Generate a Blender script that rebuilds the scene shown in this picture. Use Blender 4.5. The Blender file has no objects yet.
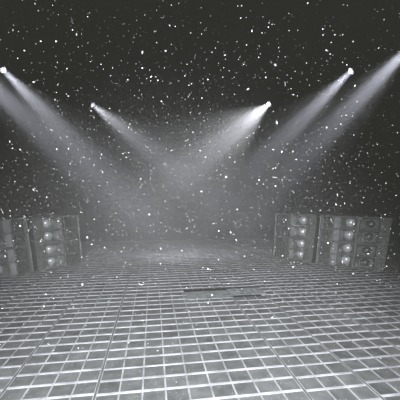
import bpy, bmesh, math, random
from mathutils import Vector, Matrix
random.seed(11)
scn = bpy.context.scene
COL = scn.collection
TX, TY = 0.193, 0.1885          # tile pitch of the floor grid
X0, Y0 = -1.308, 2.244          # one crossing of the grid
PI = math.pi

# ------------------------------------------------------------------ materials
def mat(name, color, rough=0.6, metal=0.0, spec=0.4):
    m = bpy.data.materials.new(name); m.use_nodes = True
    b = m.node_tree.nodes['Principled BSDF']
    b.inputs['Base Color'].default_value = (*color, 1)
    b.inputs['Roughness'].default_value = rough
    b.inputs['Metallic'].default_value = metal
    b.inputs['Specular IOR Level'].default_value = spec
    return m

def worn(m, c0, c1, scale=30, detail=6, lo=0.35, hi=0.7, bump=0.0):
    """mottled dust and wear between two colours"""
    nt = m.node_tree; b = nt.nodes['Principled BSDF']
    tc = nt.nodes.new('ShaderNodeTexCoord')
    n = nt.nodes.new('ShaderNodeTexNoise'); n.inputs['Scale'].default_value = scale
    n.inputs['Detail'].default_value = detail
    r = nt.nodes.new('ShaderNodeValToRGB')
    r.color_ramp.elements[0].position = lo; r.color_ramp.elements[0].color = (*c0, 1)
    r.color_ramp.elements[1].position = hi; r.color_ramp.elements[1].color = (*c1, 1)
    nt.links.new(tc.outputs['Object'], n.inputs['Vector'])
    nt.links.new(n.outputs['Fac'], r.inputs['Fac'])
    nt.links.new(r.outputs['Color'], b.inputs['Base Color'])
    if bump:
        bp = nt.nodes.new('ShaderNodeBump'); bp.inputs['Strength'].default_value = bump
        nt.links.new(n.outputs['Fac'], bp.inputs['Height'])
        nt.links.new(bp.outputs['Normal'], b.inputs['Normal'])
    return m

def math_node(nt, op, a, b=None):
    n = nt.nodes.new('ShaderNodeMath'); n.operation = op
    for i, v in enumerate((a, b)):
        if v is None: continue
        if isinstance(v, (int, float)): n.inputs[i].default_value = v
        else: nt.links.new(v, n.inputs[i])
    return n.outputs[0]

def tile_material():
    m = mat('floor tile', (0.2, 0.2, 0.2), 0.6, 0, 0.25)
    nt = m.node_tree; b = nt.nodes['Principled BSDF']
    tc = nt.nodes.new('ShaderNodeTexCoord')
    sp = nt.nodes.new('ShaderNodeSeparateXYZ'); nt.links.new(tc.outputs['Object'], sp.inputs[0])
    cx = math_node(nt, 'FLOOR', math_node(nt, 'DIVIDE', math_node(nt, 'SUBTRACT', sp.outputs[0], X0), TX))
    cy = math_node(nt, 'FLOOR', math_node(nt, 'DIVIDE', math_node(nt, 'SUBTRACT', sp.outputs[1], Y0), TY))
    cb = nt.nodes.new('ShaderNodeCombineXYZ'); nt.links.new(cx, cb.inputs[0]); nt.links.new(cy, cb.inputs[1])
    wn = nt.nodes.new('ShaderNodeTexWhiteNoise'); nt.links.new(cb.outputs[0], wn.inputs['Vector'])
    n1 = nt.nodes.new('ShaderNodeTexNoise'); n1.inputs['Scale'].default_value = 9; n1.inputs['Detail'].default_value = 8
    nt.links.new(tc.outputs['Object'], n1.inputs['Vector'])
    n2 = nt.nodes.new('ShaderNodeTexNoise'); n2.inputs['Scale'].default_value = 1.3; n2.inputs['Detail'].default_value = 3
    nt.links.new(tc.outputs['Object'], n2.inputs['Vector'])
    # scratches and crumbs of dirt
    vo = nt.nodes.new('ShaderNodeTexVoronoi'); vo.inputs['Scale'].default_value = 24
    nt.links.new(tc.outputs['Object'], vo.inputs['Vector'])
    crumb = math_node(nt, 'LESS_THAN', vo.outputs['Distance'], 0.13)
    v = math_node(nt, 'MULTIPLY', wn.outputs['Value'], 0.05)
    v = math_node(nt, 'ADD', v, math_node(nt, 'MULTIPLY', n1.outputs['Fac'], 0.17))
    v = math_node(nt, 'ADD', v, math_node(nt, 'MULTIPLY', n2.outputs['Fac'], 0.10))
    v = math_node(nt, 'ADD', v, math_node(nt, 'MULTIPLY', crumb, 0.16))
    v = math_node(nt, 'SUBTRACT', v, 0.02)
    cc = nt.nodes.new('ShaderNodeCombineColor')
    nt.links.new(math_node(nt, 'MULTIPLY', v, 0.98), cc.inputs[0])
    nt.links.new(v, cc.inputs[1]); nt.links.new(math_node(nt, 'MULTIPLY', v, 1.0), cc.inputs[2])
    nt.links.new(cc.outputs[0], b.inputs['Base Color'])
    return m

M_TILE = tile_material()
M_BAR = worn(mat('floor bar', (0.6, 0.6, 0.62), 0.75, 0, 0.15), (0.32, 0.32, 0.34), (0.60, 0.60, 0.63), 6)  # paler than the ribs: glancing light on the crosswise bars, put into the colour
M_RIB = worn(mat('floor rib', (0.4, 0.4, 0.42), 0.75, 0, 0.15), (0.25, 0.25, 0.26), (0.50, 0.50, 0.52), 6)
M_SEAM = mat('floor seam', (0.12, 0.122, 0.12), 0.8)
M_WALL = worn(mat('black wall', (0.03, 0.03, 0.03), 0.9), (0.02, 0.02, 0.02), (0.04, 0.04, 0.04), 2)
M_CEIL = mat('black ceiling', (0.012, 0.012, 0.012), 0.95)
M_BOX = worn(mat('cabinet paint', (0.1, 0.1, 0.1), 0.5), (0.12, 0.127, 0.122), (0.26, 0.275, 0.265), 14, bump=0.05)
M_HORN = worn(mat('horn', (0.2, 0.2, 0.2), 0.4, 0, 0.6), (0.14, 0.147, 0.143), (0.34, 0.355, 0.35), 10)
M_DOME = mat('glint-white dome', (0.95, 0.96, 1.0), 0.33, 0.35, 1.0)  # near-white base colour stands in for the bright glint in each horn
M_TRIM = worn(mat('metal trim', (0.5, 0.5, 0.5), 0.4, 0.3), (0.28, 0.29, 0.30), (0.50, 0.51, 0.53), 20)
M_STRIP = worn(mat('pale baffle', (0.4, 0.4, 0.42), 0.5), (0.26, 0.27, 0.28), (0.42, 0.43, 0.45), 8)
M_GRILL = worn(mat('grille', (0.1, 0.1, 0.1), 0.5), (0.06, 0.065, 0.06), (0.24, 0.25, 0.245), 26, 4, 0.4, 0.75)
M_CONE = worn(mat('cone', (0.06, 0.06, 0.06), 0.6), (0.05, 0.05, 0.05), (0.14, 0.14, 0.14), 18)
M_RUB = mat('rubber surround', (0.02, 0.02, 0.02), 0.5)
M_BLACK = mat('lamp housing', (0.02, 0.02, 0.02), 0.5)
M_PLATE = worn(mat('hatch plate', (0.3, 0.3, 0.3), 0.45, 0.2), (0.20, 0.21, 0.21), (0.40, 0.41, 0.42), 14, bump=0.1)
M_SLOT = mat('hatch slot shade', (0.03, 0.032, 0.03), 0.9)  # dark colour paints the shade of an open slot on a thin raised plate
M_DUST = mat('dust', (0.95, 0.95, 0.92), 0.9, 0, 0.1)
def lens_material():
    m = mat('glowing lens', (1, 1, 1), 0.2)
    b = m.node_tree.nodes['Principled BSDF']
    b.inputs['Emission Color'].default_value = (0.93, 0.95, 1.0, 1)
    b.inputs['Emission Strength'].default_value = 2.6
    nt = m.node_tree; tr = nt.nodes.new('ShaderNodeBsdfTransparent'); mx = nt.nodes.new('ShaderNodeMixShader')
    mx.inputs[0].default_value = 0.35
    nt.links.new(tr.outputs[0], mx.inputs[1]); nt.links.new(b.outputs[0], mx.inputs[2])
    nt.links.new(mx.outputs[0], nt.nodes['Material Output'].inputs['Surface'])
    return m
M_LENS = lens_material()

# ------------------------------------------------------------------ mesh helpers
def box(bm, x0, x1, y0, y1, z0, z1, mi=0):
    vs = [bm.verts.new(c) for c in ((x0,y0,z0),(x1,y0,z0),(x1,y1,z0),(x0,y1,z0),(x0,y0,z1),(x1,y0,z1),(x1,y1,z1),(x0,y1,z1))]
    for f in ((3,2,1,0),(4,5,6,7),(0,1,5,4),(1,2,6,5),(2,3,7,6),(3,0,4,7)):
        bm.faces.new([vs[i] for i in f]).material_index = mi

def lathe(bm, prof, seg=24, M=Matrix(), close=True):
    """prof: (radius, height) pairs turned about local z"""
    rings = []
    for r, h in prof:
        if r < 1e-6: rings.append([bm.verts.new(M @ Vector((0, 0, h)))])
        else: rings.append([bm.verts.new(M @ Vector((r*math.cos(2*PI*k/seg), r*math.sin(2*PI*k/seg), h))) for k in range(seg)])
    for a, b in zip(rings, rings[1:]):
        for k in range(seg):
            q = [a[k % len(a)], a[(k+1) % len(a)], b[(k+1) % len(b)], b[k % len(b)]]
            u = []
            for v in q:
                if v not in u: u.append(v)
            if len(u) > 2: bm.faces.new(u)

def obj(name, bm, mats, parent=None, smooth=False, bevel=0.0, loc=None):
    me = bpy.data.meshes.new(name)
    bmesh.ops.recalc_face_normals(bm, faces=bm.faces)
    if smooth:
        for f in bm.faces: f.smooth = True
    bm.to_mesh(me); bm.free()
    for m in (mats if isinstance(mats, (list, tuple)) else [mats]): me.materials.append(m)
    o = bpy.data.objects.new(name, me); COL.objects.link(o)
    if parent: o.parent = parent
    if loc: o.location = loc
    if bevel:
        b = o.modifiers.new('edge', 'BEVEL'); b.width = bevel; b.segments = 2; b.limit_method = 'ANGLE'
    return o

def tag(o, label=None, cat=None, group=None, kind=None):
    for k, v in (('label', label), ('category', cat), ('group', group), ('kind', kind)):
        if v: o[k] = v
    return o

def empty(name, loc, rz=0):
    o = bpy.data.objects.new(name, None); COL.objects.link(o)
    o.location = loc; o.rotation_euler = (0, 0, rz); o.empty_display_size = 0.1
    return o

def copy_tree(o, parent=None):
    c = o.copy(); COL.objects.link(c)
    if parent: c.parent = parent
    for ch in [k for k in bpy.data.objects if k.parent == o and k is not c]: copy_tree(ch, c)
    return c

# ------------------------------------------------------------------ the hall
XL, XR, YB, YF, ZC = -8.0, 9.0, 11.0, -6.0, 5.0
bm = bmesh.new()
box(bm, XL, XR, YF, YB, -0.2, 0.0, 0)
SEAMS = [-14, -9, -5, 0, 4, 13, 16, 20, 25, 29, 34]
edges = [XL] + [X0 + TX*i for i in SEAMS if XL < X0 + TX*i < XR] + [XR]
rows = range(-12, int((YB - Y0)/TY) + 1)
for i, (a, b) in enumerate(zip(edges, edges[1:])):
    off = (0.0, 0.012, -0.02, 0.0, 0.018, 0.0, -0.016, 0.014, 0.0, 0.01, 0.0, 0.0)[i % 12]
    for k in rows:
        y = Y0 + TY*k + off
        if y < YF or y > YB - 0.03: continue
        w = 0.0115 if (k + i) % 7 else 0.008
        box(bm, a + 0.014, b - 0.014, y - w, y + w, -0.001, 0.007, 1)
n0 = int((XL - X0)/TX); n1 = int((XR - X0)/TX)
for i in range(n0, n1 + 1):
    x = X0 + TX*i
    if i in SEAMS:
        box(bm, x - 0.009, x + 0.009, YF, YB, -0.001, 0.0035, 3)
        box(bm, x - 0.015, x - 0.009, YF, YB, -0.001, 0.006, 2)
        box(bm, x + 0.009, x + 0.015, YF, YB, -0.001, 0.006, 2)
    else:
        box(bm, x - 0.0075, x + 0.0075, YF, YB, -0.001, 0.006, 2)
# a cross seam inside the narrow panel
xa, xb = X0 + TX*13, X0 + TX*16
for yy in (2.79, 6.2):
    box(bm, xa + 0.018, xb - 0.018, yy - 0.03, yy - 0.016, -0.001, 0.0065, 3)
tag(obj('floor', bm, [M_TILE, M_BAR, M_RIB, M_SEAM]), 'grey tiled floor with a raised pale grid of lines', kind='structure')
ZF = 0.007

def struct(name, x0, x1, y0, y1, z0, z1, m):
    b = bmesh.new(); box(b, x0, x1, y0, y1, z0, z1)
    return tag(obj(name, b, m), kind='structure')
struct('wall_back', XL, XR, YB, YB + 0.2, 0, ZC, M_WALL)
struct('wall_left', XL - 0.2, XL, YF, YB, 0, ZC, M_WALL)
struct('wall_right', XR, XR + 0.2, YF, YB, 0, ZC, M_WALL)
struct('wall_front', XL, XR, YF - 0.2, YF, 0, ZC, M_WALL)
struct('ceiling', XL, XR, YF, YB, ZC, ZC + 0.2, M_CEIL)

# ------------------------------------------------------------------ speaker cabinets
HC, DC = 0.57, 0.55
def bay_frame(bm, W, cuts):
    """shell of a two-row cabinet; cuts = [(x0, x1, depth)] bays in the front face"""
    t = 0.014
    rowz = [(0.022, HC/2 - 0.009), (HC/2 + 0.009, HC - 0.022)]
    dmax = 0.17
    box(bm, 0, W, dmax, DC, 0, HC)                       # solid rear body
    box(bm, 0, W, 0, dmax, 0, rowz[0][0])                # bottom, middle and top rails
    box(bm, 0, W, 0, dmax, rowz[0][1], rowz[1][0])
    box(bm, 0, W, 0, dmax, rowz[1][1], HC)
    xs = 0
    for (a, b, d) in cuts:
        for z0, z1 in rowz:
            if a > xs: box(bm, xs, a, 0.0, dmax, z0, z1)
            if d < dmax: box(bm, a, b, d, dmax, z0, z1)
        xs = b
    for z0, z1 in rowz: box(bm, xs, W, 0.0, dmax, z0, z1)
    return rowz

def horn(bm, a, b, z0, z1, depth, thr):
    """curved rectangular flare from the bay opening to a small throat"""
    cx, cz = (a + b)/2, (z0 + z1)/2
    prev = None
    N = 7
    for k in range(N + 1):
        u = k/N
        g = (1 - u)**1.7
        hx = thr + ((b - a)/2 - 0.002 - thr)*g; hz = thr + ((z1 - z0)/2 - 0.002 - thr)*g
        y = 0.012 + depth*u
        ring = [bm.verts.new((cx + sx*hx, y, cz + sz*hz)) for sx, sz in ((-1,-1),(1,-1),(1,1),(-1,1))]
        if prev:
            for j in range(4): bm.faces.new((prev[j], prev[(j+1) % 4], ring[(j+1) % 4], ring[j]))
        prev = ring
    bm.faces.new(prev)

def mirror_bm(bm, W):
    for v in bm.verts: v.co.x = W - v.co.x

def face_mat(cx, y, cz):                                  # local z of the lathe points out of the front face (-y)
    return Matrix.Translation((cx, y, cz)) @ Matrix.Rotation(PI/2, 4, 'X')

def make_cabinet(kind, mirror):
    W = 1.02 if kind == 'horn' else 1.41
    root = empty('speaker_cabinet', (0, 0, 0))
    def put(name, b, m, parent=root, **k):
        if mirror: mirror_bm(b, W)
        return obj(name, b, m, parent, **k)
    if kind == 'horn':        # grille bay next to the inner edge, horn bay outside
        cuts = [(0.045*W, 0.325*W, 0.03), (0.345*W, 0.375*W, 0.05), (0.405*W, 0.89*W, 0.17)]
        hb, gb = cuts[2], cuts[0]
    else:                     # plain panel, pale strip, horn bay, cone bay
        cuts = [(0.05*W, 0.20*W, 0.02), (0.225*W, 0.315*W, 0.012), (0.33*W, 0.55*W, 0.17), (0.59*W, 0.86*W, 0.10)]
        hb, gb = cuts[2], cuts[0]
    b = bmesh.new(); rowz = bay_frame(b, W, cuts)
    put('cabinet_body', b, M_BOX)
    b = bmesh.new(); box(b, -0.004, 0.026, -0.008, 0.03, 0.004, HC - 0.004)
    put('edge_trim', b, M_TRIM, bevel=0.004)
    for z0, z1 in rowz:
        cz = (z0 + z1)/2
        b = bmesh.new(); horn(b, hb[0], hb[1], z0, z1, 0.13, 0.085)
        h = put('horn_flare', b, M_HORN)
        cx = (hb[0] + hb[1])/2
        b = bmesh.new()
        lathe(b, [(0.098, 0), (0.094, 0.006), (0.082, 0.022), (0.062, 0.040), (0.034, 0.054), (0, 0.060)], 20, face_mat(cx, 0.142, cz))
        put('driver_dome', b, M_DOME, h, smooth=True)  # dome widened to the size of the painted glint
        b = bmesh.new()
        n = 9
        yb = gb[2]
        box(b, gb[0] + 0.002, gb[1] - 0.002, yb - 0.008, yb + 0.001, z0 + 0.002, z1 - 0.002)
        for k in range(1, n):                              # shallow vertical slats pressed into the panel
            x = gb[0] + (gb[1] - gb[0])*k/n
            box(b, x - 0.004, x + 0.004, yb - 0.013, yb - 0.007, z0 + 0.012, z1 - 0.012)
        put('grille', b, M_GRILL)
        if kind != 'horn':
            st = cuts[1]
            b = bmesh.new(); box(b, st[0] + 0.002, st[1] - 0.002, -0.004, 0.013, z0 + 0.002, z1 - 0.002)
            put('baffle_strip', b, M_STRIP, bevel=0.004)
            cb = cuts[3]; cx = (cb[0] + cb[1])/2
            b = bmesh.new()
            R = 0.118
            lathe(b, [(R, 0.0), (R, 0.012), (R - 0.012, 0.018), (R - 0.02, 0.012), (R - 0.024, 0.0)], 28, face_mat(cx, 0.099, cz))
            s = put('cone_surround', b, M_STRIP, smooth=True)
            b = bmesh.new()
            lathe(b, [(R - 0.02, 0.010), (R - 0.045, 0.002), (0.03, -0.0), (0, 0.0)], 28, face_mat(cx, 0.097, cz))
            c = put('speaker_cone', b, M_CONE, s, smooth=True)
            b = bmesh.new()
            lathe(b, [(0.036, 0), (0.030, 0.012), (0.016, 0.020), (0, 0.022)], 20, face_mat(cx, 0.097, cz))
            put('dust_cap', b, M_TRIM, s, smooth=True)
    return root, W

def stack(kind, mirror, inner, outer, labels, group):
    """two cabinets on top of each other, the front face running between two floor points"""
    a, b = Vector(inner), Vector(outer)
    if mirror: d = (a - b).normalized()                   # front-left corner is the outer one
    else: d = (b - a).normalized()
    rz = math.atan2(d.y, d.x)
    root, W = make_cabinet(kind, mirror)
    org = (a - d*W) if mirror else a
    for k in (0, 1):
        o = root if k == 0 else copy_tree(root)
        o.location = (org.x, org.y, ZF + k*(HC + 0.003)); o.rotation_euler = (0, 0, rz)
        tag(o, labels[k], 'speaker', group)

stack('horn', True, (-1.735, 7.385), (-2.50, 6.70), (
    'dark two-horn speaker cabinet, bottom of the left stack nearer the hall centre',
    'dark two-horn speaker cabinet, top of the left stack nearer the hall centre'), 'horn speakers in stacks beside the stage floor')
stack('wide', True, (-2.575, 6.665), (-3.615, 5.72), (
    'wide dark speaker cabinet cut by left photo edge, bottom of its stack',
    'wide dark speaker cabinet cut by left photo edge, top of its stack'), 'horn speakers in stacks beside the stage floor')
stack('horn', False, (3.063, 7.384), (3.75, 6.62), (
    'dark two-horn speaker cabinet, bottom of the right stack nearer the hall centre',
    'dark two-horn speaker cabinet, top of the right stack nearer the hall centre'), 'horn speakers in stacks beside the stage floor')
stack('wide', False, (3.79, 6.53), (4.80, 5.56), (
    'wide dark speaker cabinet with round cones, bottom of the far right stack',
    'wide dark speaker cabinet with round cones, top of the far right stack'), 'horn speakers in stacks beside the stage floor')

# ------------------------------------------------------------------ two-part cover let into the floor
def z_top(b, x0, x1, y0, y1, z1, mi=0): box(b, x0, x1, y0, y1, 0.0005, z1, mi)
root = tag(empty('floor_hatch', (0, 0, 0)), 'long low two-part metal access cover with dark slots in the tiled floor', 'floor hatch')
b = bmesh.new(); z_top(b, 0.46, 1.195, 4.83, 4.95, 0.0095); obj('slot', b, M_SLOT, root)
b = bmesh.new(); z_top(b, 0.46, 1.195, 4.44, 4.83, 0.013); obj('cover_plate', b, M_PLATE, root, bevel=0.003)
b = bmesh.new(); z_top(b, 1.20, 1.81, 4.90, 4.98, 0.0095); obj('slot', b, M_SLOT, root)
b = bmesh.new(); z_top(b, 1.22, 1.70, 4.47, 4.53, 0.0095); obj('slot', b, M_SLOT, root)
b = bmesh.new(); z_top(b, 1.20, 1.81, 4.53, 4.90, 0.013)
for k in range(6):
    for j in range(4):
        x, y = 1.25 + k*0.1, 4.555 + j*0.085
        box(b, x, x + 0.055, y, y + 0.045, 0.012, 0.016)
obj('tread_plate', b, M_PLATE, root)

# ------------------------------------------------------------------ spotlights
def make_spot(loc, target, label, power=3700, cone=17, halo=170, wide=46, blend=1.0):
    loc = Vector(loc); d = (Vector(target) - loc).normalized()
    root = tag(empty('stage_spotlight', loc), label, 'spotlight', 'spotlights hanging from the dark ceiling')
    q = Vector((0, 0, 1)).rotation_difference(d).to_matrix().to_4x4()
    b = bmesh.new()
    lathe(b, [(0, -0.46), (0.05, -0.46), (0.066, -0.43), (0.078, -0.30), (0.080, -0.05), (0.088, -0.04), (0.088, 0.0),
              (0.080, 0.0), (0.076, -0.05), (0.074, -0.30), (0.062, -0.42), (0, -0.44)], 24, q)   # a hollow can
    obj('lamp_housing', b, M_BLACK, root, smooth=True)
    b = bmesh.new()
    lathe(b, [(0.076, -0.012), (0.066, 0.004), (0.048, 0.018), (0.026, 0.026), (0, 0.028)], 24, q)
    obj('lens', b, M_LENS, root, smooth=True)
    # yoke: a fork on both sides of the housing, up to the ceiling
    side = d.cross(Vector((0, 0, 1))).normalized()
    mid = -d*0.20
    b = bmesh.new()
    pts = [mid + side*0.06, mid + side*0.125 + Vector((0, 0, 0.0)), mid + side*0.125 + Vector((0, 0, 0.26)),
           mid - side*0.125 + Vector((0, 0, 0.26)), mid - side*0.125, mid - side*0.06]
    for p0, p1 in zip(pts, pts[1:]):
        dv = p1 - p0; L = dv.length
        lathe(b, [(0, 0), (0.012, 0), (0.012, L), (0, L)], 8, Matrix.Translation(p0) @ Vector((0, 0, 1)).rotation_difference(dv.normalized()).to_matrix().to_4x4())
    obj('yoke', b, M_BLACK, root)
    b = bmesh.new()
    z0 = 0.26; z1 = ZC - loc.z
    lathe(b, [(0, z0), (0.02, z0), (0.02, z1 - 0.02), (0.06, z1 - 0.02), (0.06, z1), (0, z1)], 12, Matrix.Translation((mid.x, mid.y, mid.z*0)))
    obj('hanger', b, M_BLACK, root)
    for nm, off, e, c, rad, col in (('core lamp', -0.38, power, cone, 0.03, (0.825, 0.845, 1.0)), ('halo lamp', 0.06, halo, wide, 0.05, (0.92, 0.945, 0.98))):
        la = bpy.data.lights.new(nm, 'SPOT'); la.energy = e; la.color = col
        la.spot_size = math.radians(c); la.spot_blend = blend; la.shadow_soft_size = rad
        lo = bpy.data.objects.new(nm, la); COL.objects.link(lo)
        lo.location = loc + d*off; lo.rotation_euler = d.to_track_quat('-Z', 'Y').to_euler()

make_spot((-3.20, 8.22, 4.3), (0.9, 7.6, 0), label='glowing spotlight high at the left, beam slanting down right')
make_spot((-1.66, 10.2, 4.17), (3.7, 8.3, 0), label='glowing spotlight second from left, lower and farther back', power=3300, cone=19, halo=300, wide=48)
make_spot((3.62, 9.8, 4.3), (-2.0, 8.4, 0), label='glowing spotlight right of centre with the widest bright beam', power=4400, cone=23, halo=1000, wide=60)
make_spot((4.51, 7.11, 4.3), (0.3, 8.2, 0), label='glowing spotlight high at the right, above the right speaker stacks')
make_spot((4.95, 5.85, 4.38), (1.5, 8.2, 0), label='spotlight at right photo edge whose beam enters the frame')
make_spot((-3.63, 7.11, 4.3), (0.4, 8.0, 0), label='spotlight just outside the left photo edge, beam entering the frame')

# ------------------------------------------------------------------ front of house light
def lamp(name, loc, target, energy, cone, blend, size, color=(1, 1, 1)):
    la = bpy.data.lights.new(name, 'SPOT'); la.energy = energy; la.color = color
    la.spot_size = math.radians(cone); la.spot_blend = blend; la.shadow_soft_size = size
    o = bpy.data.objects.new(name, la); COL.objects.link(o); o.location = loc
    o.rotation_euler = (Vector(target) - Vector(loc)).to_track_quat('-Z', 'Y').to_euler()
lamp('front light', (-0.2, -2.4, 3.6), (0.45, 3.5, 0.25), 5000, 63, 1.0, 0.12, (0.94, 0.97, 1.0))

# ------------------------------------------------------------------ white flecks drifting in the air
bm = bmesh.new()
def fleck(c, s):
    e = Matrix.Rotation(random.uniform(0, 6.28), 3, Vector((random.gauss(0,1), random.gauss(0,1), random.gauss(0,1))).normalized())
    el = random.choice((1, 1, 1, 1.3, 1.8))
    pts = [Vector((el, 0, 0)), Vector((-el, 0.1, 0)), Vector((0, 1, 0)), Vector((0.2, -0.9, 0)), Vector((0, 0, 0.7)), Vector((0, 0, -0.7))]
    vs = [bm.verts.new(c + e @ (p*s*random.uniform(0.7, 1.2))) for p in pts]
    for a, b_, d in ((0,2,4),(2,1,4),(1,3,4),(3,0,4),(2,0,5),(1,2,5),(3,1,5),(0,3,5)): bm.faces.new((vs[a], vs[b_], vs[d]))
def fibre(c, s):
    n = 6
    ang = random.uniform(0, 6.28); cur = random.uniform(-0.9, 0.9)
    p = Vector(c); pr = None
    for k in range(n + 1):
        d = Vector((math.cos(ang), random.uniform(-0.2, 0.2), math.sin(ang))); w = s*0.10
        nrm = Vector((-math.sin(ang), 0, math.cos(ang)))*w
        ring = [bm.verts.new(p + nrm), bm.verts.new(p + Vector((0, w, 0)) ), bm.verts.new(p - nrm), bm.verts.new(p - Vector((0, w, 0)))]
        if pr:
            for j in range(4): bm.faces.new((pr[j], pr[(j+1) % 4], ring[(j+1) % 4], ring[j]))
        pr = ring; p = p + d*(s*0.5); ang += cur*0.5
def near_stack(c):                                        # keep clear of the cabinets
    return c.z < 1.3 and (c.y - 4.75 > (c.x + 4.7)*0.85 if c.x < -1.4 else (c.x > 2.8 and c.y > 10.2 - c.x))
n = 0
while n < 44000:
    c = Vector((random.uniform(-5.5, 7.0), random.uniform(1.6, 7.2), random.uniform(0.3, 4.8)))
    if near_stack(c) or (c.z < 0.9 and random.random() < 0.5): continue
    if c.z > 3.85 and c.y > 5.3 and (3.9 < c.x < 5.6 or c.x < -2.7): continue
    n += 1
    fleck(c, min(0.003 + 0.0014*c.y, 0.0023*math.exp(random.gauss(0, 0.55))))
for k in range(90):
    c = Vector((random.uniform(-2.5, 3.5), random.uniform(2.5, 5.5), random.uniform(0.5, 4.2)))
    if not near_stack(c): fibre(c, random.uniform(0.008, 0.018))
tag(obj('airborne_dust', bm, M_DUST), 'white flecks of dust drifting through the dark air', 'dust', kind='stuff')

# ------------------------------------------------------------------ haze filling the hall
w = bpy.data.worlds.new('hall air'); scn.world = w; w.use_nodes = True
nt = w.node_tree
nt.nodes['Background'].inputs['Color'].default_value = (0, 0, 0, 1)
vs = nt.nodes.new('ShaderNodeVolumeScatter'); vs.inputs['Color'].default_value = (0.96, 0.97, 1.0, 1)
geo = nt.nodes.new('ShaderNodeNewGeometry')
sx = nt.nodes.new('ShaderNodeSeparateXYZ'); nt.links.new(geo.outputs['Position'], sx.inputs[0])
rg = nt.nodes.new('ShaderNodeMapRange'); rg.interpolation_type = 'SMOOTHSTEP'   # the haze hangs over the stage end of the hall
rg.inputs['From Min'].default_value = 4.2; rg.inputs['From Max'].default_value = 6.2
rg.inputs['To Min'].default_value = 0.0; rg.inputs['To Max'].default_value = 0.175
nt.links.new(sx.outputs[1], rg.inputs['Value']); nt.links.new(rg.outputs[0], vs.inputs['Density'])
w.cycles.volume_step_size = 0.5
vs.inputs['Anisotropy'].default_value = 0.175
nt.links.new(vs.outputs[0], nt.nodes['World Output'].inputs['Volume'])

# ------------------------------------------------------------------ camera
cd = bpy.data.cameras.new('camera'); cam = bpy.data.objects.new('camera', cd); COL.objects.link(cam)
cd.sensor_width = 36; cd.lens = 300/400*36; cd.shift_y = 75/400; cd.clip_start = 0.05
cam.location = (0, 0, 1.6)
cam.rotation_euler = (PI/2 - math.atan(0.266), 0, -math.radians(8.6))
scn.camera = cam

scn.view_settings.view_transform = 'Standard'
scn.view_settings.look = 'None'
scn.view_settings.use_curve_mapping = True
cm = scn.view_settings.curve_mapping
cm.black_level = (-0.028, -0.028, -0.0245)
cm.update()
